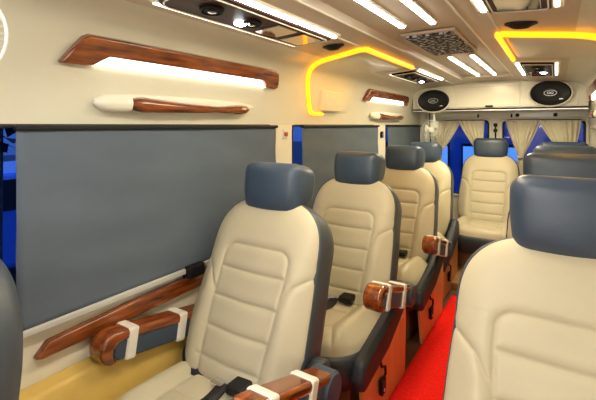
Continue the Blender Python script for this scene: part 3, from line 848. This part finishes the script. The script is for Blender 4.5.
# ------------------------------------------------------------------ outside
bm = NB(); box(bm, -30, 30, -20, 40, -.62, -.6); struct('ground', bm, 'asphalt', smooth=False)
def car(loc, rz, label):
    t = thing('parked_car', label, 'car', loc, rz)
    side = [(-2.1, .25), (-2.15, .6), (-1.9, .85), (-1.1, .95), (-.6, 1.4), (.8, 1.45), (1.5, 1.0), (2.0, .9), (2.15, .6), (2.1, .25)]
    bm = NB(); prism(bm, side, -.85, .85, lambda p, q, a: (p, a, q)); b_ = obj('car_body', bm, 'carpaint', t, smooth=False, bevel=.08, segs=3)
    for s in (-1, 1):
        bm = NB(); prism(bm, [(-1.0, .95), (-.55, 1.32), (.75, 1.36), (1.3, 1.0)], s*.84, s*.862, lambda p, q, a: (p, a, q)); obj('car_window', bm, 'black', t, smooth=False)
        for x in (-1.35, 1.35):
            bm = NB(); disc(bm, (x, s*.70, .31), (0, s, 0), (1, 0, 0), .31, .31, [(0, 0), (1, 0), (1, .17), (.65, .18), (.6, .15), (0, .16)], 28); w = obj('wheel', bm, 'rubber', t)
            bm = NB(); disc(bm, (x, s*.86, .31), (0, s, 0), (1, 0, 0), .18, .18, [(0, .03), (.3, .03), (1, .0), (1, -.02)], 20); obj('hubcap', bm, 'silver', w)
car((-6.2, 2.6, -.6), math.radians(80), 'blue parked car seen past the front edge of the nearest blind')
def building(x0, x1, y, h, label):
    t = thing('building', label, 'building', ((x0+x1)/2, y, -.6)); w = (x1-x0)/2
    bm = NB(); box(bm, -w, w, 0, 5, 0, h); obj('wall', bm, 'render', t, smooth=False)
    bm = NB(); box(bm, -w-.2, w+.2, -.2, 5.2, h, h+.25); obj('roof', bm, 'black', t, smooth=False)
    n = int(w*2/.9)
    for k in range(n):
        for z in (.35, 2.3, 4.0):
            cx = -w+.45+k*(2*w-.2)/n
            bm = NB(); box(bm, cx-.30, cx+.30, -.05, .0, z, z+1.1); f = obj('window_frame', bm, 'black', t, smooth=False)
            bm = NB(); box(bm, cx-.25, cx+.25, -.07, -.04, z+.06, z+1.02); obj('pane', bm, 'litwin', f, smooth=False)
building(-7.0, 1.5, 12, 5.2, 'blue building with lit windows seen through the left rear curtain gap')
def tree(x, y, label):
    t = thing('tree', label, 'tree', (x, y, -.6)); bm = NB(); tube(bm, [(0, 0, 0), (.05, .02, 1.2), (0, .1, 2.6)], [.16, .12, .07], 10); obj('trunk', bm, 'bark', t)
    bm = NB(); rnd = random.Random(3)
    for k in range(900):
        a = rnd.random()*6.283; c_ = rnd.uniform(-1, 1); r = 1.25*rnd.random()**.4
        p = Vector((r*math.cos(a)*(1-c_*c_)**.5, r*math.sin(a)*(1-c_*c_)**.5, 2.9+r*c_*.9)); d = Vector((rnd.uniform(-1, 1), rnd.uniform(-1, 1), rnd.uniform(-1, 1))).normalized()*.13
        e = d.cross(Vector((rnd.uniform(-1, 1), .3, 1))).normalized()*.06
        bm.faces.new([bm.verts.new(q) for q in (p-d, p+e, p+d, p-e)])
    obj('foliage', bm, 'leaf', t, smooth=False)
tree(-2.95, .95, 'dark tree outside beyond the uncovered edge of the nearest window')

# ------------------------------------------------------------------ world, lamps, camera
W = bpy.data.worlds.new('dusk'); bpy.context.scene.world = W; W.use_nodes = True
nt = W.node_tree; bg = nt.nodes['Background']
tc = nt.nodes.new('ShaderNodeTexCoord'); sep = nt.nodes.new('ShaderNodeSeparateXYZ'); cr = nt.nodes.new('ShaderNodeValToRGB')
cr.color_ramp.elements[0].position = .45; cr.color_ramp.elements[0].color = (.02, .06, .25, 1)
cr.color_ramp.elements[1].position = .75; cr.color_ramp.elements[1].color = (.12, .32, 1, 1)
mr = nt.nodes.new('ShaderNodeMapRange'); mr.inputs[1].default_value = -1; mr.inputs[2].default_value = 1
nt.links.new(tc.outputs['Generated'], sep.inputs[0]); nt.links.new(sep.outputs['Z'], mr.inputs[0]); nt.links.new(mr.outputs[0], cr.inputs[0]); nt.links.new(cr.outputs[0], bg.inputs[0])
bg.inputs[1].default_value = 1.3

def area(name, loc, rot, sx, sy, power, col, label):
    l = bpy.data.lights.new(name, 'AREA'); l.shape = 'RECTANGLE'; l.size = sx; l.size_y = sy; l.energy = power; l.color = col
    o = bpy.data.objects.new(name, l); C.objects.link(o); o.location = loc; o.rotation_euler = rot
    tag(o, label, 'lamp light'); return o
warm = (1, .82, .48); neutral = (1, .955, .90)
area('lamp_light', (XC, 1.44, ZC-.03), (0, 0, 0), .18, .8, 9, warm, 'light of the ceiling tubes before the speckled panel')
area('lamp_light', (XC, 3.45, ZC-.03), (0, 0, 0), .18, 1.1, 21, warm, 'light of the ceiling tubes behind the speckled panel')
area('lamp_light', (XC, -.15, ZC-.03), (0, 0, 0), .18, 1.4, 16, neutral, 'light of the nearest ceiling tubes')
for sx, nm in ((-1, 'left'), (1, 'right')):
    area('rope_light_glow', (XC+sx*.60, 2.45, H+.33), (0, math.radians(-sx*18), 0), .06, .8, 1.6, (1, .52, .08), 'amber light of the rope on the %s air duct' % nm)
# added fill light by the front partition, no fitting, brightens the seat faces
area('front_fill_light', (XC+.15, YF+.12, 1.50), (math.radians(78), 0, 0), .9, .35, 12.5, (1, .95, .88), 'added fill light behind the viewer')

cam = bpy.data.cameras.new('camera'); co = bpy.data.objects.new('camera', cam); C.objects.link(co)
co.location = (0, 0, H); co.rotation_euler = (math.radians(90), 0, math.atan(258/400))
cam.sensor_width = 36; cam.lens = 36*400/596; cam.shift_y = -75/596; cam.clip_start = .02
sc = bpy.context.scene; sc.camera = co
sc.view_settings.view_transform = 'Standard'; sc.view_settings.look = 'None'; sc.view_settings.gamma = 1; sc.view_settings.exposure = 0.1
sc.cycles.max_bounces = 8
